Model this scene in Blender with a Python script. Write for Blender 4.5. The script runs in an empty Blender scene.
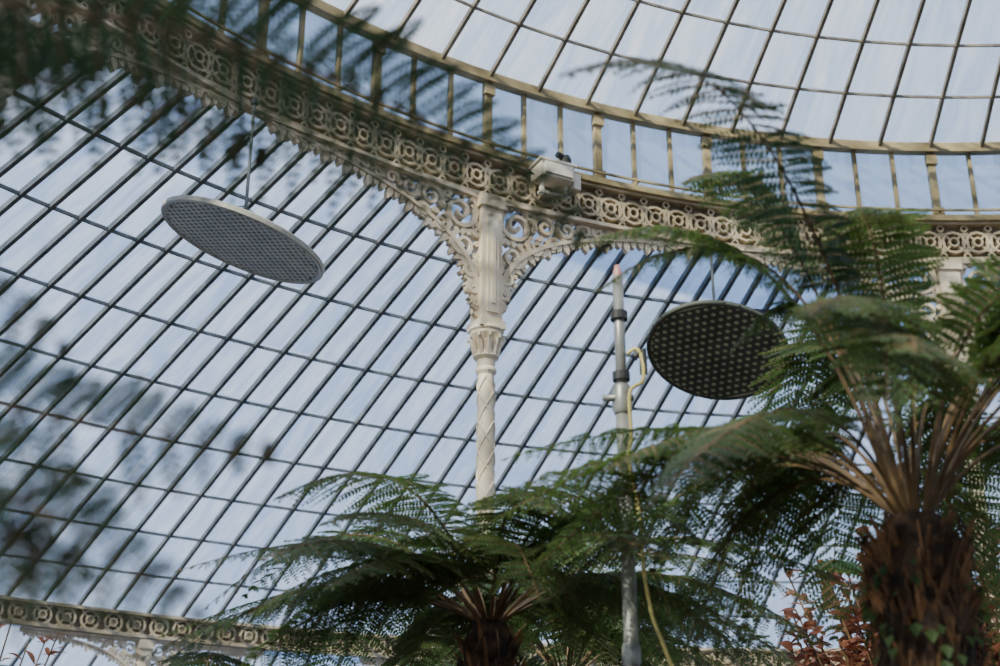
import bpy, math, random
import numpy as np
from mathutils import Vector, Matrix
random.seed(7); rng=np.random.default_rng(7)
D2R=math.pi/180

# ---------------------------------------------------------------- helpers
class MB:
    def __init__(s): s.v=[]; s.f=[]; s.uv=[]; s.m=[]
    def add(s,vs,fs,m=0,uv=None):
        b=len(s.v); s.v.extend([tuple(map(float,p)) for p in vs])
        for f in fs:
            s.f.append(tuple(b+i for i in f)); s.m.append(m)
            if uv is not None: s.uv.extend([uv[i] for i in f])
    def box(s,p0,p1,w,h,up=(0,0,1),m=0):
        p0=Vector(p0);p1=Vector(p1);t=(p1-p0).normalized();up=Vector(up)
        sd=t.cross(up)
        if sd.length<1e-5: sd=t.cross(Vector((1,0,0)))
        sd.normalize(); u=sd.cross(t).normalized()
        vs=[p+sd*a*w/2+u*b*h/2 for p in(p0,p1) for a,b in((-1,-1),(1,-1),(1,1),(-1,1))]
        s.add(vs,[(0,1,5,4),(1,2,6,5),(2,3,7,6),(3,0,4,7),(3,2,1,0),(4,5,6,7)],m)
    def tube(s,pts,r,n=6,m=0,cap=True):
        pts=[Vector(p) for p in pts]; N=len(pts)
        rs=r if hasattr(r,'__len__') else [r]*N
        vs=[];prev=None
        for i,p in enumerate(pts):
            t=(pts[min(i+1,N-1)]-pts[max(i-1,0)])
            if t.length<1e-9: t=Vector((0,0,1))
            t.normalize()
            if prev is None:
                a=t.cross(Vector((0,0,1)))
                if a.length<1e-3:a=t.cross(Vector((1,0,0)))
            else:
                a=prev-t*prev.dot(t)
            a.normalize();prev=a;b=t.cross(a)
            for k in range(n):
                an=2*math.pi*k/n
                vs.append(p+(a*math.cos(an)+b*math.sin(an))*rs[i])
        fs=[(i*n+k,i*n+(k+1)%n,(i+1)*n+(k+1)%n,(i+1)*n+k) for i in range(N-1) for k in range(n)]
        if cap: fs+= [tuple(range(n))[::-1],tuple((N-1)*n+k for k in range(n))]
        s.add(vs,fs,m)
    def lathe(s,prof,c=(0,0,0),n=24,m=0,M=None):
        vs=[]
        for r,z in prof:
            for k in range(n):
                an=2*math.pi*k/n; p=Vector((r*math.cos(an),r*math.sin(an),z))
                if M is not None: p=M@p
                vs.append((p.x+c[0],p.y+c[1],p.z+c[2]))
        N=len(prof)
        fs=[(i*n+k,i*n+(k+1)%n,(i+1)*n+(k+1)%n,(i+1)*n+k) for i in range(N-1) for k in range(n)]
        s.add(vs,fs,m)
    def ribbon(s,pts,width,d0,d1,mapf,closed=False,m=0):
        pts=np.array(pts,float);N=len(pts)
        if closed: t=np.roll(pts,-1,0)-np.roll(pts,1,0)
        else:
            t=np.empty_like(pts);t[1:-1]=pts[2:]-pts[:-2];t[0]=pts[1]-pts[0];t[-1]=pts[-1]-pts[-2]
        t/=np.linalg.norm(t,axis=1)[:,None]+1e-9
        n=np.stack([-t[:,1],t[:,0]],1)
        w=np.array(width if hasattr(width,'__len__') else [width]*N)[:,None]
        L=pts+n*w/2;R=pts-n*w/2
        vs=[]
        for i in range(N):
            vs+= [mapf(L[i,0],L[i,1],d0),mapf(R[i,0],R[i,1],d0),mapf(R[i,0],R[i,1],d1),mapf(L[i,0],L[i,1],d1)]
        fs=[]
        for i in range(N if closed else N-1):
            a=4*i;b=4*((i+1)%N)
            fs+=[(a,a+1,b+1,b),(a+1,a+2,b+2,b+1),(a+2,a+3,b+3,b+2),(a+3,a,b,b+3)]
        s.add(vs,fs,m)
    def obj(s,name,mats,parent=None,smooth=False,loc=None):
        me=bpy.data.meshes.new(name); me.from_pydata(s.v,[],s.f)
        for mt in mats: me.materials.append(mt)
        me.polygons.foreach_set('material_index',s.m)
        if s.uv and len(s.uv)==len(me.loops):
            l=me.uv_layers.new(name='UVMap'); l.data.foreach_set('uv',np.array(s.uv,dtype=np.float32).ravel())
        if smooth: me.polygons.foreach_set('use_smooth',[True]*len(me.polygons))
        me.update()
        o=bpy.data.objects.new(name,me); bpy.context.collection.objects.link(o)
        if parent: o.parent=parent
        if loc: o.location=loc
        return o
def empty(name,loc=(0,0,0)):
    o=bpy.data.objects.new(name,None);o.location=loc;bpy.context.collection.objects.link(o);return o

# ---------------------------------------------------------------- materials
def newmat(name):
    m=bpy.data.materials.new(name);m.use_nodes=True;nt=m.node_tree;nt.nodes.clear()
    return m,nt,nt.nodes,nt.links
def paint(name,c1,c2,scale=3,rough=.6,metal=0,detail=6,lo=.35,hi=.65,bump=0.0):
    m,nt,N,L=newmat(name)
    o=N.new('ShaderNodeOutputMaterial');p=N.new('ShaderNodeBsdfPrincipled');L.new(p.outputs[0],o.inputs[0])
    tc=N.new('ShaderNodeTexCoord');nz=N.new('ShaderNodeTexNoise');nz.inputs['Scale'].default_value=scale;nz.inputs['Detail'].default_value=detail
    L.new(tc.outputs['Object'],nz.inputs['Vector'])
    r=N.new('ShaderNodeValToRGB');r.color_ramp.elements[0].position=lo;r.color_ramp.elements[1].position=hi
    r.color_ramp.elements[0].color=(*c1,1);r.color_ramp.elements[1].color=(*c2,1)
    L.new(nz.outputs['Fac'],r.inputs[0]);L.new(r.outputs[0],p.inputs['Base Color'])
    p.inputs['Roughness'].default_value=rough;p.inputs['Metallic'].default_value=metal
    if bump:
        b=N.new('ShaderNodeBump');b.inputs['Strength'].default_value=bump;L.new(nz.outputs['Fac'],b.inputs['Height']);L.new(b.outputs[0],p.inputs['Normal'])
    return m
def glass(name,tint,haze,hmin,hmax):
    m,nt,N,L=newmat(name)
    o=N.new('ShaderNodeOutputMaterial')
    tr=N.new('ShaderNodeBsdfTransparent');tr.inputs[0].default_value=(*tint,1)
    tl=N.new('ShaderNodeBsdfTranslucent');tl.inputs[0].default_value=(*haze,1)
    df=N.new('ShaderNodeBsdfDiffuse');df.inputs[0].default_value=(*[h*.8 for h in haze],1)
    m1=N.new('ShaderNodeMixShader');m1.inputs[0].default_value=.3;L.new(tl.outputs[0],m1.inputs[1]);L.new(df.outputs[0],m1.inputs[2])
    mx=N.new('ShaderNodeMixShader');L.new(tr.outputs[0],mx.inputs[1]);L.new(m1.outputs[0],mx.inputs[2]);L.new(mx.outputs[0],o.inputs[0])
    uv=N.new('ShaderNodeUVMap');mp=N.new('ShaderNodeMapping');mp.inputs['Scale'].default_value=(9,1.3,1);L.new(uv.outputs[0],mp.inputs[0])
    g=N.new('ShaderNodeNewGeometry')
    ad=N.new('ShaderNodeVectorMath');ad.operation='ADD';L.new(mp.outputs[0],ad.inputs[0])
    cx=N.new('ShaderNodeCombineXYZ');ml=N.new('ShaderNodeMath');ml.operation='MULTIPLY';ml.inputs[1].default_value=40;L.new(g.outputs['Random Per Island'],ml.inputs[0]);L.new(ml.outputs[0],cx.inputs[2]);L.new(cx.outputs[0],ad.inputs[1])
    n1=N.new('ShaderNodeTexNoise');n1.inputs['Scale'].default_value=1;n1.inputs['Detail'].default_value=6;n1.inputs['Distortion'].default_value=.6;L.new(ad.outputs[0],n1.inputs['Vector'])
    r=N.new('ShaderNodeMapRange');r.inputs[1].default_value=.38;r.inputs[2].default_value=.70;r.inputs[3].default_value=hmin;r.inputs[4].default_value=hmax;L.new(n1.outputs['Fac'],r.inputs[0])
    a2=N.new('ShaderNodeMath');a2.operation='MULTIPLY_ADD';a2.inputs[1].default_value=.25;L.new(g.outputs['Random Per Island'],a2.inputs[0]);L.new(r.outputs[0],a2.inputs[2]);a2.use_clamp=True
    L.new(a2.outputs[0],mx.inputs[0])
    return m
def leafmat(name,c1,c2,trans,tfac=.35,rough=.45):
    m,nt,N,L=newmat(name)
    o=N.new('ShaderNodeOutputMaterial');p=N.new('ShaderNodeBsdfPrincipled');p.inputs['Roughness'].default_value=rough
    t=N.new('ShaderNodeBsdfTranslucent');t.inputs[0].default_value=(*trans,1)
    mx=N.new('ShaderNodeMixShader');mx.inputs[0].default_value=tfac
    L.new(p.outputs[0],mx.inputs[1]);L.new(t.outputs[0],mx.inputs[2]);L.new(mx.outputs[0],o.inputs[0])
    tc=N.new('ShaderNodeTexCoord');nz=N.new('ShaderNodeTexNoise');nz.inputs['Scale'].default_value=2.5;L.new(tc.outputs['Object'],nz.inputs['Vector'])
    r=N.new('ShaderNodeValToRGB');r.color_ramp.elements[0].position=.38;r.color_ramp.elements[1].position=.64
    r.color_ramp.elements[0].color=(*c1,1);r.color_ramp.elements[1].color=(*c2,1);L.new(nz.outputs['Fac'],r.inputs[0]);L.new(r.outputs[0],p.inputs['Base Color'])
    return m
M_cream=paint('cream_cast_iron_paint',(.58,.46,.31),(.82,.72,.55),4,.5)
M_frieze=paint('weathered_frieze_paint',(.34,.27,.17),(.65,.54,.37),2.2,.6)
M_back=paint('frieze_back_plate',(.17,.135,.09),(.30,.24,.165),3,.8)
M_olive=paint('olive_algae_paint',(.18,.14,.06),(.48,.38,.20),3,.6)
M_bar=paint('backlit_glazing_bar',(.08,.095,.105),(.18,.195,.20),5,.6)  # backlit darkness of the bars is put into this colour
M_dbar=paint('dome_glazing_bar_paint',(.14,.12,.09),(.32,.28,.22),5,.6)
M_glassD=glass('dome_glass',(.72,.86,1.0),(.74,.84,.96),.20,.70)
M_glassA=glass('aisle_glass',(.60,.74,.95),(.50,.62,.80),.14,.56)
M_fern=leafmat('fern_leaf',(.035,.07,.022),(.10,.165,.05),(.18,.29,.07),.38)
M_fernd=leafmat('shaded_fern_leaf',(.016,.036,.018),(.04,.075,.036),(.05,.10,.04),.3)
M_stipe=paint('fern_stipe',(.07,.045,.02),(.22,.13,.055),6,.6)
M_trunk=paint('fibrous_fern_trunk',(.018,.012,.008),(.10,.05,.025),14,.9,bump=.8)
M_stub=paint('old_frond_bases',(.04,.022,.012),(.30,.14,.05),9,.8)
M_red=leafmat('red_leaf',(.16,.05,.03),(.36,.15,.09),(.42,.18,.1),.4)
M_broad=leafmat('broad_leaf',(.02,.07,.02),(.05,.14,.04),(.1,.25,.05),.35,.35)
M_metal=paint('galvanised_steel',(.20,.20,.18),(.38,.37,.33),8,.4,.4)
M_white=paint('white_device_plastic',(.60,.55,.46),(.78,.72,.62),6,.5)
M_black=paint('black_rubber',(.01,.01,.01),(.03,.03,.03),6,.6)
M_yel=paint('yellow_cable',(.50,.40,.12),(.68,.55,.18),6,.5)
M_redl=paint('red_lens',(.5,.2,.17),(.65,.3,.25),6,.3)
M_discg=paint('grey_perforated_plate',(.36,.35,.30),(.50,.47,.40),5,.5)
M_discb=paint('disc_core_shaded',(.04,.045,.04),(.08,.085,.07),5,.7)  # shade inside the left disc's holes, put into the core colour
M_discd=paint('shaded_perforated_plate',(.06,.065,.045),(.10,.105,.08),5,.5)  # right disc gets less light: shade put into a darker plate colour
M_disco=paint('disc_core_olive',(.45,.46,.28),(.62,.62,.40),5,.7)
M_soil=paint('planting_bed_soil',(.03,.02,.012),(.09,.06,.035),1.5,.95,bump=.5)
M_stone=paint('sandstone',(.3,.25,.18),(.45,.38,.28),3,.85,bump=.3)

# ---------------------------------------------------------------- building
O=np.array([4.51,3.26]); R1=9.0; ZR=7.60; ZF=8.04; ZC=8.86; R2=18.0; Z2=5.5
A1=120.95   # azimuth of one column
def P(r,a,z): return (O[0]+r*math.cos(a),O[1]+r*math.sin(a),z)
def roofz(r):
    t=(r-R1)/(R2-R1); return 7.75-(7.75-Z2)*(0.80*t+0.20*t*t)
def domez(r):
    Rs=R1/math.sin(27*D2R); return ZC+math.sqrt(Rs*Rs-r*r)-Rs*math.cos(27*D2R)
def lowz(r):
    t=(r-R2)/4.0; return (Z2-.32)-(2.4)*(0.5*t+.5*t*t)
def roof(name,rs,zf,nb,mat_g,mat_b,bw,bh,pw,ph,parent,off=0.0,sub=1):
    B=MB();G=MB()
    for i in range(nb):
        a=A1*D2R+2*math.pi*(i+off)/nb; a2=a+2*math.pi/nb
        for j in range(len(rs)-1):
            r0,r1=rs[j],rs[j+1]
            B.box(P(r0,a,zf(r0)),P(r1,a,zf(r1)),bw,bh)
            if j>0: B.box(P(r0,a,zf(r0)-.01),P(r0,a2,zf(r0)-.01),pw,ph)
            w=(r0+r1)/2*(a2-a)
            G.add([P(r0,a,zf(r0)+.03),P(r0,a2,zf(r0)+.03),P(r1,a2,zf(r1)+.03),P(r1,a,zf(r1)+.03)],[(0,1,2,3)],0,
                  [(0,r0),(w,r0),(w,r1),(0,r1)])
    B.obj(name+'_glazing_bars',[mat_b],parent); G.obj(name+'_glass_panes',[mat_g],parent)
ceil=empty('ceiling')
drs=[R1-.05]+[R1-.05-.53*k for k in range(1,15)]+[1.2]
roof('dome',drs,domez,108,M_glassD,M_dbar,.033,.05,.018,.025,ceil)
ars=list(np.linspace(R1+.12,R2,10))
roof('aisle',ars,roofz,240,M_glassA,M_bar,.040,.058,.022,.03,ceil)
roof('eaves',[R2,R2+1,R2+2,R2+3,R2+4],lowz,240,M_glassA,M_bar,.036,.05,.02,.03,ceil)
# dome oculus ring + glass
B=MB();n=48
for k in range(n):
    a=2*math.pi*k/n;a2=2*math.pi*(k+1)/n
    B.box(P(1.2,a,domez(1.2)),P(1.2,a2,domez(1.2)),.12,.2)
B.obj('dome_oculus_ring',[M_olive],ceil)
G=MB();G.add([P(1.2,2*math.pi*k/n,domez(1.2)) for k in range(n)],[tuple(range(n))],0,[(0,0)]*n);G.obj('dome_oculus_glass',[M_glassD],ceil)

# clerestory (window_1): mullions and panes
win=empty('window_1')
B=MB();G=MB();nm=144
for k in range(nm):
    a=A1*D2R+2*math.pi*k/nm;a2=a+2*math.pi/nm
    big=(k%3==0)
    B.box(P(R1,a,ZF),P(R1,a,ZC),.07 if big else .035,.07 if big else .05,(math.cos(a),math.sin(a),0))
    if big:
        for zz in (ZF+.1,ZC-.12): B.box(P(R1-.03,a,zz-.05),P(R1-.03,a,zz+.05),.11,.06,(math.cos(a),math.sin(a),0))
    G.add([P(R1+.02,a,ZF),P(R1+.02,a2,ZF),P(R1+.02,a2,ZC),P(R1+.02,a,ZC)],[(0,1,2,3)],0,[(0,0),(.39,0),(.39,.8),(0,.8)])
B.obj('clerestory_mullions',[M_olive],win);G.obj('clerestory_panes',[M_glassD],win)
# beams
def hoop(B,r,z,w,h,n=144,m=0):
    for k in range(n):
        a=2*math.pi*k/n;a2=2*math.pi*(k+1)/n
        B.box(P(r,a,z),P(r,a2,z),w,h,(0,0,1),m)
B=MB();hoop(B,R1-.02,ZC+.02,.10,.10);hoop(B,R1-.07,ZC-.03,.04,.03);hoop(B,R1-.02,ZF+.02,.14,.06)
hoop(B,R1-.09,ZF+.10,.02,.02)
for k in range(72):
    a=A1*D2R+2*math.pi*k/72; B.box(P(R1,a,ZF+.10),P(R1-.1,a,ZF+.10),.02,.02)
B.obj('trim_1',[M_olive])
# friezes
def frieze(B,R,zb,zt,ncell,mat0=0,back=True,light=False):
    h=zt-zb; cw=2*math.pi*R/ncell
    for k in range(ncell):
        a0=A1*D2R+2*math.pi*k/ncell
        def mp(s,z,d): return P(R-d,a0+s/R,z)
        cx=cw/2; cz=(zb+zt)/2; rr=min(cw,h*.8)*.46; nn=12
        circ=lambda x,z,r,n=nn:[(x+r*math.cos(2*math.pi*i/n),z+r*math.sin(2*math.pi*i/n)) for i in range(n)]
        B.ribbon(circ(cx,cz,rr),.026,.07,.02,mp,True)
        B.ribbon(circ(cx,cz,rr*.42,8),.022,.08,.02,mp,True)
        if not light:
            for q in range(4):
                an=math.pi/4+q*math.pi/2
                B.ribbon([(cx+rr*.45*math.cos(an),cz+rr*.45*math.sin(an)),(cx+rr*1.28*math.cos(an),cz+rr*1.28*math.sin(an))],.022,.065,.02,mp)
            for zz in (zb+.05,zt-.05):
                B.ribbon(circ(0,zz+(0.02 if zz<cz else -.02),.032,6),.018,.07,.02,mp,True)
            B.ribbon([(0,zb+.09),(.025,cz),(0,zt-.09)],.018,.065,.02,mp)
            B.ribbon([(0,zb+.09),(-.025,cz),(0,zt-.09)],.018,.065,.02,mp)
        else:
            B.ribbon([(0,zb),(cw,zt)],.022,.06,.02,mp);B.ribbon([(0,zt),(cw,zb)],.022,.06,.02,mp)
        a2=a0+cw/R
        for zz,dd,hh in ((zb+.015,.11,.045),(zt-.015,.10,.04)):
            B.box(P(R-dd/2,a0,zz),P(R-dd/2,a2,zz),dd,hh)
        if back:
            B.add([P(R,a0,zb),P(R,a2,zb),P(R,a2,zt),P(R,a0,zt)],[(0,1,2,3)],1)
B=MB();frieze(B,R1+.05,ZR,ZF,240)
# lower drip fringe
for k in range(576):
    a=A1*D2R+2*math.pi*(k+.5)/576
    def mp(s,z,d): return P(R1-d,a+s/R1,z)
    B.ribbon([(0,ZR),(0,ZR-.035)],[.05,.012],.03,.01,mp)
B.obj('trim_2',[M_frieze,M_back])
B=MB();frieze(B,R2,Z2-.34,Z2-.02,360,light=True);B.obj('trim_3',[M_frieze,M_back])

# ---------------------------------------------------------------- ornate column
def spiral(cx,cz,r,turns,a0,sgn,n=22,rin=.15):
    return [(cx+r*(1-(1-rin)*i/(n-1))*math.cos(a0+sgn*turns*2*math.pi*i/(n-1)),cz+r*(1-(1-rin)*i/(n-1))*math.sin(a0+sgn*turns*2*math.pi*i/(n-1))) for i in range(n)]
def leaf2(B,x,z,an,l,w,mp,d0=.035,d1=-.02):
    ca,sa=math.cos(an),math.sin(an)
    pts=[(x+ca*l*t,z+sa*l*t) for t in (0,.35,.7,1)]
    B.ribbon(pts,[w*.35,w,w*.7,w*.1],d0,d1,mp)
def make_column(Rc,ztop,hb,wb,full=True,sc=1.0):
    B=MB()
    mp=lambda s,z,d:((Rc-d)*math.sin(s/Rc),(Rc-d)*math.cos(s/Rc)-Rc,z)
    zb=ztop-hb
    cf=lambda t:(wb*(1-math.cos(t))**1.35,-(hb-.05)*(1-math.sin(t))-.05)
    k1=hb/1.26
    for sg in (1,-1):
        m2=lambda s,z,d,sg=sg:mp(sg*(s+.07*sc),ztop+z,d)
        cur=[cf(t) for t in np.linspace(0,math.pi/2,34)]
        B.ribbon(cur,np.linspace(.055,.02,34)*sc,.05,-.03,m2)
        B.ribbon([(0.0,-hb),(0,0)],.05*sc,.05,-.04,m2); B.ribbon([(0,-.015),(wb,-.015)],.03,.05,-.03,m2)
        inner=[(cf(t)[0]*.9+.055*sc,cf(t)[1]*.9-.02) for t in np.linspace(.2,1.1,18)]
        B.ribbon(inner,.02*sc,.04,-.02,m2)
        L=[(.22,-.20,.17,1.6,2.6,1),(.19,-.52,.13,1.5,1.2,-1),(.12,-.74,.085,1.4,2.0,1),(.08,-.91,.06,1.3,1.2,-1),(.06,-1.04,.042,1.2,1.5,1),
           (.52,-.14,.12,1.5,3.6,-1),(.74,-.12,.09,1.4,2.6,1),(.93,-.095,.07,1.3,3.6,-1),(1.07,-.08,.055,1.2,2.6,1),(.42,-.37,.095,1.4,2.0,1),(.06,-.08,.05,1.2,0,1),(.05,-.36,.05,1.2,0,-1),(.37,-.07,.05,1.2,1,1),(.04,-.62,.035,1.2,1,1),(.60,-.30,.06,1.2,1,1)]
        L+=[(1.2+.105*q,-.05,.038,1.2,(q%2)*3.1,1 if q%2 else -1) for q in range(9)]
        for cx,cz,r,tu,a0,sn in L:
            if cx*k1>wb: continue
            r2=r*k1
            B.ribbon(spiral(cx*k1,cz*k1,r2,tu,a0,sn),np.linspace(.042,.024,22)*sc,.045,-.02,m2)
            for q in range(7):
                an=a0+q*.9; leaf2(B,cx*k1+r2*.9*math.cos(an),cz*k1+r2*.9*math.sin(an),an+.6*sn,r2*.5,.055*sc*min(1,r/.06),m2)
        # cusped fringe along the arch
        s_=0;last=None;i=0
        for t in np.linspace(.03,1.56,400):
            x,z=cf(t)
            if last is not None: s_+=math.hypot(x-last[0],z-last[1])
            if last is not None and s_>.07*sc:
                tx,tz=x-last[0],z-last[1];l=math.hypot(tx,tz)
                an=math.atan2(-tx/l,tz/l);i+=1;s_=0
                leaf2(B,x,z,an,(.12 if i%3==0 else .075)*sc,.065*sc,m2)
                B.ribbon([(x+math.cos(an)*.03+.02*math.cos(q),z+math.sin(an)*.03+.02*math.sin(q)) for q in (0,1.57,3.14,4.71)],.02,.03,-.01,m2,True)
            last=(x,z)
    # square post with raised panel
    w=.10*sc
    for (ww,z0,z1) in ((w,zb-.02,ztop),(w*1.25,zb-.02,zb+.05),(w*1.25,ztop-.12,ztop)):
        B.box((0,0,z0),(0,0,z1),ww*2,ww*2,(0,1,0))
    B.box((0,-w-.008,zb+.12),(0,-w-.008,ztop-.2),w*1.1,.02,(0,1,0))
    B.box((0,-w-.02,zb+.2),(0,-w-.02,ztop-.3),w*.35,.02,(0,1,0))
    # capital, shaft, base
    z=zb
    prof=[(.0,z),(.145,z),(.155,z-.03),(.14,z-.05),(.14,z-.07),(.11,z-.12),(.092,z-.2),(.105,z-.25),(.11,z-.27),(.082,z-.30),(.074,z-.36),(.09,z-.38),(.09,z-.40),(.070,z-.43),(.073,3.0),(.105,2.92),(.105,2.85),(.082,2.8),(.09,1.0),(.13,.9),(.13,.35),(.2,.3),(.2,0)]
    B.lathe([(r*sc,zz) for r,zz in prof],n=20)
    for k in range(10):   # acanthus leaves of capital
        an=2*math.pi*k/10
        pts=[(math.cos(an)*r*sc,math.sin(an)*r*sc,zz) for r,zz in((.09,z-.27),(.105,z-.2),(.125,z-.12),(.155,z-.09),(.16,z-.12))]
        B.tube(pts,[.02*sc,.022*sc,.02*sc,.014*sc,.008*sc],5)
    for d in (1,-1):
        for q in range(3):
            pts=[]
            for i in range(64):
                zz=z-.46-(z-.46-3.05)*i/63; an=d*(i*.36)+q*2*math.pi/3
                pts.append((math.cos(an)*.073*sc,math.sin(an)*.073*sc,zz))
            B.tube(pts,.009*sc,4,cap=False)
    return B
B=make_column(R1,ZR,1.26,2.15)
col=B.obj('ornate_column',[M_cream])
def place(o,R,a):
    o.location=(O[0]+R*math.cos(a),O[1]+R*math.sin(a),0); o.rotation_euler=(0,0,a-math.pi/2)
place(col,R1,A1*D2R)
for k in range(1,12):
    o=bpy.data.objects.new('ornate_column',col.data);bpy.context.collection.objects.link(o);place(o,R1,(A1+30*k)*D2R)
B=make_column(R2,Z2-.36,.8,1.6,sc=.8)
c2=B.obj('aisle_column',[M_cream]);place(c2,R2,A1*D2R)
for k in range(1,24):
    o=bpy.data.objects.new('aisle_column',c2.data);bpy.context.collection.objects.link(o);place(o,R2,(A1+15*k)*D2R)

# floor, perimeter wall
B=MB();n=96
B.add([(O[0],O[1],0)]+[P(R2+4.2,2*math.pi*k/n,0) for k in range(n)],[(0,1+k,1+(k+1)%n) for k in range(n)]);B.obj('floor',[M_soil])
B=MB()
for k in range(n):
    a=2*math.pi*k/n;a2=2*math.pi*(k+1)/n;zt=lowz(R2+4)
    B.box(P(R2+4.1,a,.4),P(R2+4.1,a2,.4),.35,.8)
    B.box(P(R2+4,a,.8),P(R2+4,a,zt),.06,.06,(0,1,0),1);B.box(P(R2+4,a,zt),P(R2+4,a2,zt),.08,.08,m=1)
B.obj('wall_perimeter',[M_stone,M_bar])
G=MB()
for k in range(n):
    a=2*math.pi*k/n;a2=2*math.pi*(k+1)/n;zt=lowz(R2+4)
    G.add([P(R2+4,a,.8),P(R2+4,a2,.8),P(R2+4,a2,zt),P(R2+4,a,zt)],[(0,1,2,3)],0,[(0,0),(1.4,0),(1.4,2),(0,2)])
G.obj('window_2',[M_glassA])

# ---------------------------------------------------------------- hanging discs
def disc(loc,nrm,ztop,m1,m2,D=1.3,c=.055,hr=.017):
    e=empty('hanging_disc_lamp',loc)
    nrm=Vector(nrm).normalized(); q=nrm.to_track_quat('Z','Y').to_matrix()   # local +Z is the underside
    B=MB();R=D/2
    N=int(R/c)+1
    for i in range(-N,N+1):
        for j in range(-N,N+1):
            x=(i+.5*(j%2))*c;y=j*c
            if math.hypot(x,y)>R-.03: continue
            vs=[]
            sq=[(-.5,-.5),(0,-.5),(.5,-.5),(.5,0),(.5,.5),(0,.5),(-.5,.5),(-.5,0)]
            for (a,b) in sq: vs.append(q@Vector((x+a*c,y+b*c,0.016)))
            for k in range(8):
                an=-3*math.pi/4+k*math.pi/4; vs.append(q@Vector((x+hr*math.cos(an),y+hr*math.sin(an),.016)))
            for k in range(8):
                an=-3*math.pi/4+k*math.pi/4; vs.append(q@Vector((x+hr*.9*math.cos(an),y+hr*.9*math.sin(an),.012)))
            fs=[(k,(k+1)%8,8+(k+1)%8,8+k) for k in range(8)]+[(8+k,8+(k+1)%8,16+(k+1)%8,16+k) for k in range(8)]
            B.add(vs,fs,0)
    B.lathe([(R-.04,.017),(R-.01,.026),(R,.018),(R,-.015),(R-.02,-.028),(.3,-.04),(0.001,-.045)],n=64,M=q)
    B.lathe([(R-.02,.011),(.001,.011)],n=48,M=q,m=1)
    B.obj('perforated_plate',[m1,m2],e)
    B=MB()
    up=-nrm
    B.lathe([(.06,-.11),(.06,-.04),(.02,-.03)],n=16,M=q)
    top=Vector((0,0,ztop-loc[2]))
    B.tube([up*.03,up*.1,Vector((0,0,.2)),top],.014,8)
    for k in range(3):
        an=k*2.094+.4; B.tube([q@Vector((.45*math.cos(an),.45*math.sin(an),-.03)),Vector((0,0,.3))],.004,5)
    B.tube([top,top+Vector((0,0,.05))],.03,8)
    B.obj('suspension_rod',[M_bar],e)
disc((-1.94,9.37,6.37),(-.327,.069,-.944),ZR-.02,M_discg,M_discb)
disc((1.99,11.75,6.45),(-.2,-.333,-.924),ZR-.02,M_discd,M_disco,c=.078,hr=.024)

# ---------------------------------------------------------------- floodlight device on ring
e=empty('floodlight',(.477,11.14,7.9)); ang=math.atan2(11.14-O[1],.477-O[0])-math.pi/2
e.rotation_euler=(0,0,ang)
B=MB()
B.box((-.19,-.05,.02),(.15,-.05,.02),.2,.15);B.box((-.16,-.16,.02),(.12,-.16,.02),.03,.11);B.box((-.21,-.05,.105),(.17,-.05,.105),.24,.02)
B.box((.17,-.05,-.02),(.24,-.05,-.02),.12,.16)
B.box((-.12,-.02,-.05),(-.12,-.02,-.2),.03,.04,(0,1,0));B.box((.12,-.02,-.05),(.12,-.02,-.2),.03,.04,(0,1,0));B.box((-.15,-.02,-.17),(.15,-.02,-.17),.06,.025)
B.obj('housing',[M_white],e)
B=MB();B.lathe([(.001,.24),(.04,.23),(.055,.19),(.05,.14),(.06,.115)],c=(.1,-.08,0),n=14);B.tube([(.1,-.08,.2),(.0,-.1,.22)],.03,8);B.tube([(-.2,-.02,0),(-.3,0,.03),(-.5,.06,.13)],.01,5)
B.obj('sensor_and_cable',[M_black],e)

# ---------------------------------------------------------------- pole
px,py=.55,5.87
e=empty('telescopic_pole',(px,py,0))
B=MB();B.tube([(0,0,.02),(0,0,3.82)],.031,16);B.tube([(0,0,3.8),(0,0,4.40)],.025,16)
B.lathe([(.001,.03),(.16,.03),(.16,0)],n=20);B.lathe([(.036,3.72),(.045,3.74),(.045,3.84),(.034,3.86)],n=16)
B.lathe([(.033,2.6),(.04,2.62),(.04,2.68),(.033,2.7)],n=16)
B.tube([(-.09,-.02,3.79),(.05,-.02,3.79)],.016,8);B.obj('pole_tube',[M_metal],e,True)
B=MB()
for zz in (3.9,3.78,3.36,4.2): B.lathe([(.032,zz-.02),(.04,zz-.02),(.04,zz+.02),(.032,zz+.02)],n=14)
B.tube([(.06,-.03,3.98),(.1,-.03,4.02),(.1,-.03,3.9)],.018,8)
B.obj('clamps',[M_black],e)
B=MB()
pts=[(.03,-.03,4.0),(.07,-.04,4.02),(.095,-.04,3.96),(.09,-.05,3.86),(.03,-.06,3.8),(.03,-.05,3.6),(.015,-.05,3.5),(.035,-.05,3.35),(.055,-.05,3.2),(.06,-.05,3.0),(.09,-.05,2.8),(.14,-.05,2.65),(.2,-.05,2.4),(.05,-.04,2.0),(.04,-.04,1.0)]
sp=[]
for i in range(len(pts)-1):
    p0=Vector(pts[max(i-1,0)]);p1=Vector(pts[i]);p2=Vector(pts[i+1]);p3=Vector(pts[min(i+2,len(pts)-1)])
    for k in range(6):
        t=k/6; sp.append(.5*((2*p1)+(p2-p0)*t+(2*p0-5*p1+4*p2-p3)*t*t+(3*p1-p0-3*p2+p3)*t**3))
B.tube(sp,.009,6);B.obj('yellow_cable',[M_yel],e,True)
B=MB();B.lathe([(.02,4.40),(.02,4.43),(.012,4.46),(.001,4.465)],n=14);B.obj('beacon_lens',[M_redl],e,True)

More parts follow.
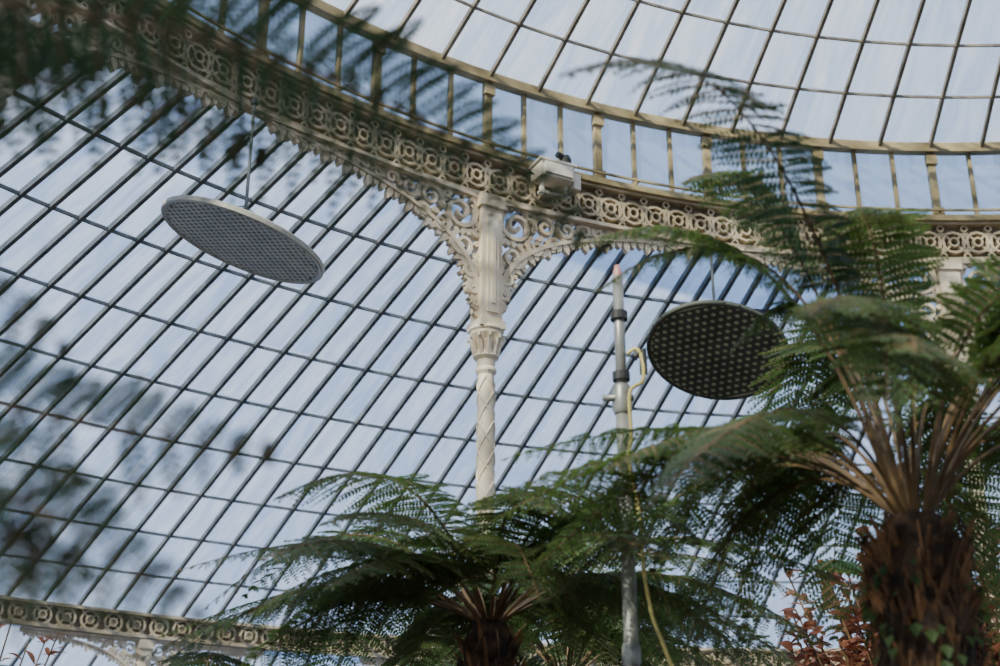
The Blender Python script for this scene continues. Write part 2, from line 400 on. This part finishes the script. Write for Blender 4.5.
# ---------------------------------------------------------------- ferns
def frond(B,p0,p1,p2,plen=.30,npair=30,bare=.18,mat=0,pin=.045,sp=.017,rr=.0095,roll=0.0,fw0=.3):
    p0,p1,p2=map(lambda v:np.array(v,float),(p0,p1,p2))
    bz=lambda t:(1-t)**2*p0+2*t*(1-t)*p1+t*t*p2
    dz=lambda t:2*(1-t)*(p1-p0)+2*t*(p2-p1)
    ts=np.linspace(0,1,18)
    B.tube([bz(t) for t in ts],[rr*(1-.85*t) for t in ts],5,m=1)
    for i in range(npair):
        u=(i+.5)/npair; t=bare+(1-bare)*u
        T=dz(t);T/=np.linalg.norm(T)
        S=np.cross(T,[0,0,1.]);S/=np.linalg.norm(S)+1e-6
        Nn=np.cross(S,T)
        S,Nn=S*math.cos(roll)+Nn*math.sin(roll),Nn*math.cos(roll)-S*math.sin(roll)
        prof=(math.sin(math.pi*min(1,(u*.82+.18))**.95)**.8)
        if u>.9: prof=max(prof,.10)
        l=plen*prof*random.uniform(.85,1.1)
        c=bz(t)
        for sg in (1,-1):
            if random.random()<.04: continue
            fw=fw0+random.uniform(-.12,.15); dn=random.uniform(-.05,.45)
            d=sg*S+T*fw-Nn*dn*.5; d/=np.linalg.norm(d)
            n=max(4,int(l/sp)); k=(np.arange(n)+.5)/n
            droop=-random.uniform(.12,.4)*l
            ctr=c+np.outer(k*l,d)+np.outer(k**2,np.array([0,0,droop]))
            side=np.cross(d,Nn);side/=np.linalg.norm(side)
            tw=random.uniform(-.35,.35); side=side*math.cos(tw)+Nn*math.sin(tw); 
            pl=pin*(l/plen)**.5*np.minimum(1,(1-k)*2.0+.15)*np.minimum(1,k*5+.5)
            vs=[];fs=[]
            for s2 in (1,-1):
                dd=side*s2*.93+d*.37
                wv=np.cross(dd,Nn);wv/=np.linalg.norm(wv)
                jit=(rng.random((n,1))-.5)*.014
                a=ctr; tip=ctr+pl[:,None]*dd+Nn*jit-np.array([0,0,1])*pl[:,None]*.2
                mid=ctr+pl[:,None]*dd*.42
                w=sp*.50
                q=np.stack([a,mid+wv*w,tip,mid-wv*w],1).reshape(-1,3)
                b=len(vs); vs.extend(q.tolist()); fs+=[(b+4*j,b+4*j+1,b+4*j+2,b+4*j+3) for j in range(n)]
            B.add(vs,fs,mat)
            e_=c+l*d+np.array([0,0,droop])
            m_=c+.5*l*d+np.array([0,0,droop*.25])
            B.tube([c,m_,e_],[.0035,.0025,.001],3,m=1,cap=False)
def trunk(B,x,y,h,r,stub=60,mt=2,ms=3):
    n=28;rings=int(h/.05)+1;vs=[]
    for j in range(rings):
        z=h*j/(rings-1)
        for k in range(n):
            an=2*math.pi*k/n
            rr=r*(1+.12*math.sin(an*7+z*3)+.12*random.uniform(-1,1)) *(1.15-.25*z/h)*(1 if z<h-.15 else 1-(z-h+.15)*2.5)
            vs.append((x+rr*math.cos(an),y+rr*math.sin(an),z))
    B.add(vs,[(j*n+k,j*n+(k+1)%n,(j+1)*n+(k+1)%n,(j+1)*n+k) for j in range(rings-1) for k in range(n)],mt)
    for i in range(stub*3):
        an=random.uniform(0,2*math.pi); z=h*random.uniform(.45,.97) if i%3 else h*random.uniform(.88,.98)
        c,s=math.cos(an),math.sin(an);l=random.uniform(.03,.11)
        B.tube([(x+c*r*.85,y+s*r*.85,z-.07),(x+c*(r+.01),y+s*(r+.01),z),(x+c*(r+.03+l*.2),y+s*(r+.03+l*.2),z+l*.7)],[.014,.012,.005],5,m=ms)
    for i in range(stub*8): # hanging fibres
        an=random.uniform(0,2*math.pi); z=random.uniform(.2,h); c,s=math.cos(an),math.sin(an)
        a3=an+random.uniform(-.25,.25)
        B.tube([(x+c*r,y+s*r,z),(x+c*(r+.03),y+s*(r+.03),z-.06),(x+math.cos(a3)*(r+.025),y+math.sin(a3)*(r+.025),z-.16)],[.006,.005,.002],3,m=mt if i%3 else ms)
def clear(p0,p1,p2,views):
    """prune crown fronds that would grow into the listed sightlines (visitor's eye -> thing)"""
    E=np.array([0,0,1.6])
    for t in np.linspace(.25,1,14):
        q=(1-t)**2*p0+2*t*(1-t)*p1+t*t*p2-E; q=q/np.linalg.norm(q)
        for V,rad in views:
            v=np.array(V)-E; v=v/np.linalg.norm(v)
            if np.linalg.norm(q-v)<rad: return False
    return True
def crown_frond(B,c,az,reach,rise,drop,mat=0,views=(),tries=25,**kw):
    a0=az;c=np.array(c,float)
    for k in range(tries):
        a=(a0+(random.uniform(-40,40) if k else 0))*D2R;d=np.array([math.cos(a),math.sin(a),0]);sd=np.array([-d[1],d[0],0])
        s=random.uniform(.7,1.3) if k else 1
        p0=c+d*.06; p1=c+d*reach*random.uniform(.3,.5)+np.array([0,0,rise*1.9*s]); p2=c+d*reach+sd*reach*random.uniform(-.2,.2)+np.array([0,0,rise*1.0*s-drop])
        if clear(p0,p1,p2,views): break
    else: return
    kw.setdefault('roll',random.uniform(-.5,.5))
    frond(B,p0,p1,p2,mat=mat,**kw)
MF=[M_fern,M_stipe,M_trunk,M_stub]
# right fern
c=(1.53,5.0,3.0);B=MB();trunk(B,c[0],c[1],3.0,.165,80)
VW=[((1.75,11.75,6.5),.065),((4.36,12.2,7.5),.03),((.55,5.87,4.1),.04),((.55,5.87,4.35),.03),((2.0,11.9,7.8),.05),((3.2,12.0,7.9),.04),
    ((4.3,11.8,9.4),.13),((3.2,12.0,9.2),.10),((4.6,12.16,8.5),.06),((5.6,11.8,8.9),.10),((5.6,11.8,10.4),.15)]
for i in range(48):
    az=i*360/48+random.uniform(-10,10)
    lo=i%3
    crown_frond(B,c,az,random.uniform(1.3,1.95),[random.uniform(.35,.55),random.uniform(.55,.8),random.uniform(.8,1.05)][lo],random.uniform(.3,.8),views=VW,plen=random.uniform(.2,.29),npair=28,bare=.32)
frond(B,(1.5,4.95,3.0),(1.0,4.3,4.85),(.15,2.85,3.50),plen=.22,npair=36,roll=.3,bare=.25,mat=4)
frond(B,(1.5,5.05,3.0),(1.15,5.0,4.55),(.30,5.0,4.12),plen=.26,bare=.35,roll=.4)
frond(B,(1.5,5.05,3.0),(1.15,5.0,4.7),(.72,4.7,4.25),plen=.26,bare=.35,roll=.3)
frond(B,(1.5,5.05,3.0),(1.1,5.2,3.65),(.0,5.4,3.35),plen=.25,bare=.3,roll=.1)
frond(B,(1.5,5.05,3.0),(1.1,4.8,3.55),(.35,4.6,3.05),plen=.25,bare=.3,roll=.2)
frond(B,(1.6,5.0,3.0),(1.8,4.6,3.9),(2.2,3.9,3.55),plen=.26,bare=.3)
frond(B,(1.5,5.0,3.0),(1.5,4.8,4.3),(1.2,4.2,3.85),plen=.26,bare=.3)
frond(B,(1.5,5.0,3.0),(1.35,5.1,4.35),(.93,5.2,3.74),plen=.22,bare=.35,roll=.3)
frond(B,(1.5,5.0,3.0),(1.2,5.0,4.6),(.38,5.0,3.92),plen=.22,bare=.4,roll=.5)
for i in range(260): # climber leaves on trunk
    an=random.uniform(0,6.28);z=random.uniform(1.6,2.8);r=.195;l=random.uniform(.02,.05)
    p=Vector((c[0]+r*math.cos(an),c[1]+r*math.sin(an),z));t=Vector((-math.sin(an),math.cos(an),0));o=Vector((math.cos(an),math.sin(an),0))
    B.add([p,p+t*l*.5-Vector((0,0,l*.4))+o*.02,p-Vector((0,0,l*1.2))+o*.03,p-t*l*.5-Vector((0,0,l*.4))+o*.02],[(0,1,2,3)],0)
B.obj('tree_fern',MF+[M_fernd])
# centre fern
c=(-.05,6.9,3.0);B=MB();trunk(B,c[0],c[1],3.0,.13,40)
for i in range(36):
    az=i*360/36+random.uniform(-9,9)
    crown_frond(B,c,az,random.uniform(1.3,2.0),random.uniform(.2,.50),random.uniform(.15,.75),views=[((-.12,11.0,5.4),.04)],plen=random.uniform(.24,.33))
B.obj('tree_fern',MF)
# lower left fern
c=(-1.5,7.8,2.3);B=MB();trunk(B,c[0],c[1],2.28,.14,30)
for i in range(18):
    crown_frond(B,c,i*20+random.uniform(-8,8),random.uniform(1.0,1.3),random.uniform(.35,.6),random.uniform(.3,.7))
B.obj('tree_fern',MF)
# fern behind the pole, crown below the frame
c=(.45,9.6,3.15);B=MB();trunk(B,c[0],c[1],3.13,.14,30)
for i in range(20):
    crown_frond(B,c,i*18+random.uniform(-8,8),random.uniform(1.1,1.4),random.uniform(.3,.6),random.uniform(.3,.7))
B.obj('tree_fern',MF)
# near fern just left of the viewer
c=(-1.75,1.5,2.45);B=MB();trunk(B,c[0],c[1],2.43,.14,20)
kw=dict(plen=.16,npair=28,pin=.034,sp=.012,roll=.7)
frond(B,c,(-1.1,1.6,3.08),(-.12,2.0,2.85),**kw)
frond(B,c,(-.8,2.3,3.75),(.27,3.0,3.09),plen=.28,npair=36,roll=.6)
frond(B,c,(-1.2,2.2,3.3),(-.45,2.4,3.0),plen=.18,npair=24,roll=.7)
k2=dict(plen=.19,npair=22,pin=.038,sp=.012)
frond(B,c,(-.95,1.75,2.27),(-.33,2.0,2.26),roll=1.0,fw0=.5,**k2)
frond(B,c,(-.78,1.6,2.26),(-.36,1.7,1.94),roll=.9,fw0=.4,**k2)
frond(B,c,(-.9,1.6,2.15),(-.50,1.7,2.0),roll=.9,fw0=.4,**k2)
frond(B,c,(-1.2,1.9,2.8),(-.66,2.0,2.42),roll=.7,**k2)
for az in (110,140,170,200,230,260): crown_frond(B,c,az,1.3,.6,.6)
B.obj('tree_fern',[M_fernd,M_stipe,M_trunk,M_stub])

# ---------------------------------------------------------------- shrubs
def leaf3(B,p,d,up,l,w,m=0,n=5):
    p=Vector(p);d=Vector(d).normalized();up=Vector(up);s=d.cross(up).normalized();nn=s.cross(d)
    vs=[];
    for i in range(n+1):
        t=i/n;ww=w*math.sin(math.pi*min(1,t*.92+.05))**.8*.5;c=p+d*l*t-Vector((0,0,1))*l*.35*t*t
        vs+=[c-s*ww+nn*ww*.35,c,c+s*ww+nn*ww*.35]
    fs=[]
    for i in range(n): fs+=[(3*i,3*i+1,3*i+4,3*i+3),(3*i+1,3*i+2,3*i+5,3*i+4)]
    B.add(vs,fs,m)
def shrub(name,x,y,h,rad,nbr,nleaf,ml,ll,lw):
    B=MB()
    for i in range(nbr):
        an=random.uniform(0,6.28);rr=rad*math.sqrt(random.random());hh=h*random.uniform(.78,1)
        p=[Vector((x,y,0)),Vector((x+math.cos(an)*rr*.4,y+math.sin(an)*rr*.4,hh*.5)),Vector((x+math.cos(an)*rr,y+math.sin(an)*rr,hh))]
        B.tube(p,[.025,.015,.006],5,m=1)
        for k in range(nleaf):
            t=random.uniform(.6,1);q=p[1].lerp(p[2],(t-.5)*2)
            a2=random.uniform(0,6.28);leaf3(B,q,(math.cos(a2),math.sin(a2),random.uniform(-.1,.9)),(random.uniform(-.6,.6),random.uniform(-.6,.6),1),ll*random.uniform(.7,1.2),lw*random.uniform(.7,1.3))
    B.obj(name,[ml,M_stipe])
shrub('red_leaf_shrub',3.15,9.4,4.05,1.25,160,52,M_red,.15,.06)
shrub('red_leaf_shrub',-4.4,11.0,3.9,.9,22,26,M_red,.16,.045)
B=MB();bx,by=2.15,7.2
for k in range(7):
    an=[3.0,2.6,3.9,0.3,1.2,5.2,4.6][k];h=[3.28,2.6,2.5,2.7,2.9,2.4,2.6][k]
    q=(bx+.2*math.cos(an),by+.2*math.sin(an),h)
    B.tube([(bx,by,0),(bx+.04*math.cos(an),by+.04*math.sin(an),h*.6),q],[.03,.02,.012],6,m=1)
    leaf3(B,q,(math.cos(an),math.sin(an),.5),(.2,-.5,1),.42,.26,n=8)
B.obj('broad_leaf_plant',[M_broad,M_stipe])

# ---------------------------------------------------------------- light
w=bpy.data.worlds.new('World');bpy.context.scene.world=w;w.use_nodes=True;N=w.node_tree.nodes;L=w.node_tree.links;N.clear()
o=N.new('ShaderNodeOutputWorld');bg=N.new('ShaderNodeBackground');L.new(bg.outputs[0],o.inputs[0])
tc=N.new('ShaderNodeTexCoord');sx=N.new('ShaderNodeSeparateXYZ');L.new(tc.outputs['Generated'],sx.inputs[0])
rp=N.new('ShaderNodeValToRGB');L.new(sx.outputs[2],rp.inputs[0])
rp.color_ramp.elements[0].position=0;rp.color_ramp.elements[0].color=(.52,.66,.90,1)
rp.color_ramp.elements[1].position=.9;rp.color_ramp.elements[1].color=(.42,.57,.86,1)
nz=N.new('ShaderNodeTexNoise');nz.inputs['Scale'].default_value=3;nz.inputs['Detail'].default_value=5;L.new(tc.outputs['Generated'],nz.inputs['Vector'])
mr=N.new('ShaderNodeMapRange');mr.inputs[1].default_value=.4;mr.inputs[2].default_value=.8;mr.inputs[4].default_value=.2;L.new(nz.outputs['Fac'],mr.inputs[0])
mx=N.new('ShaderNodeMixRGB');mx.inputs[2].default_value=(.85,.88,.95,1);L.new(mr.outputs[0],mx.inputs[0]);L.new(rp.outputs[0],mx.inputs[1]);L.new(mx.outputs[0],bg.inputs[0])
bg.inputs[1].default_value=1.35
s=bpy.data.lights.new('sun','SUN');s.energy=14;s.angle=.03;s.color=(1,.83,.59);so=bpy.data.objects.new('sun',s);bpy.context.collection.objects.link(so)
so.rotation_euler=Vector((.45,.62,-.60)).to_track_quat('-Z','Y').to_euler()

# ---------------------------------------------------------------- camera
cd=bpy.data.cameras.new('camera');cam=bpy.data.objects.new('camera',cd);bpy.context.collection.objects.link(cam)
cd.lens=50;cd.sensor_width=36;cam.location=(0,0,1.6);cam.rotation_euler=((90+23.2)*D2R,0,0)
cd.dof.use_dof=True;cd.dof.focus_distance=9.5;cd.dof.aperture_fstop=1.8;cd.clip_end=200
bpy.context.scene.camera=cam
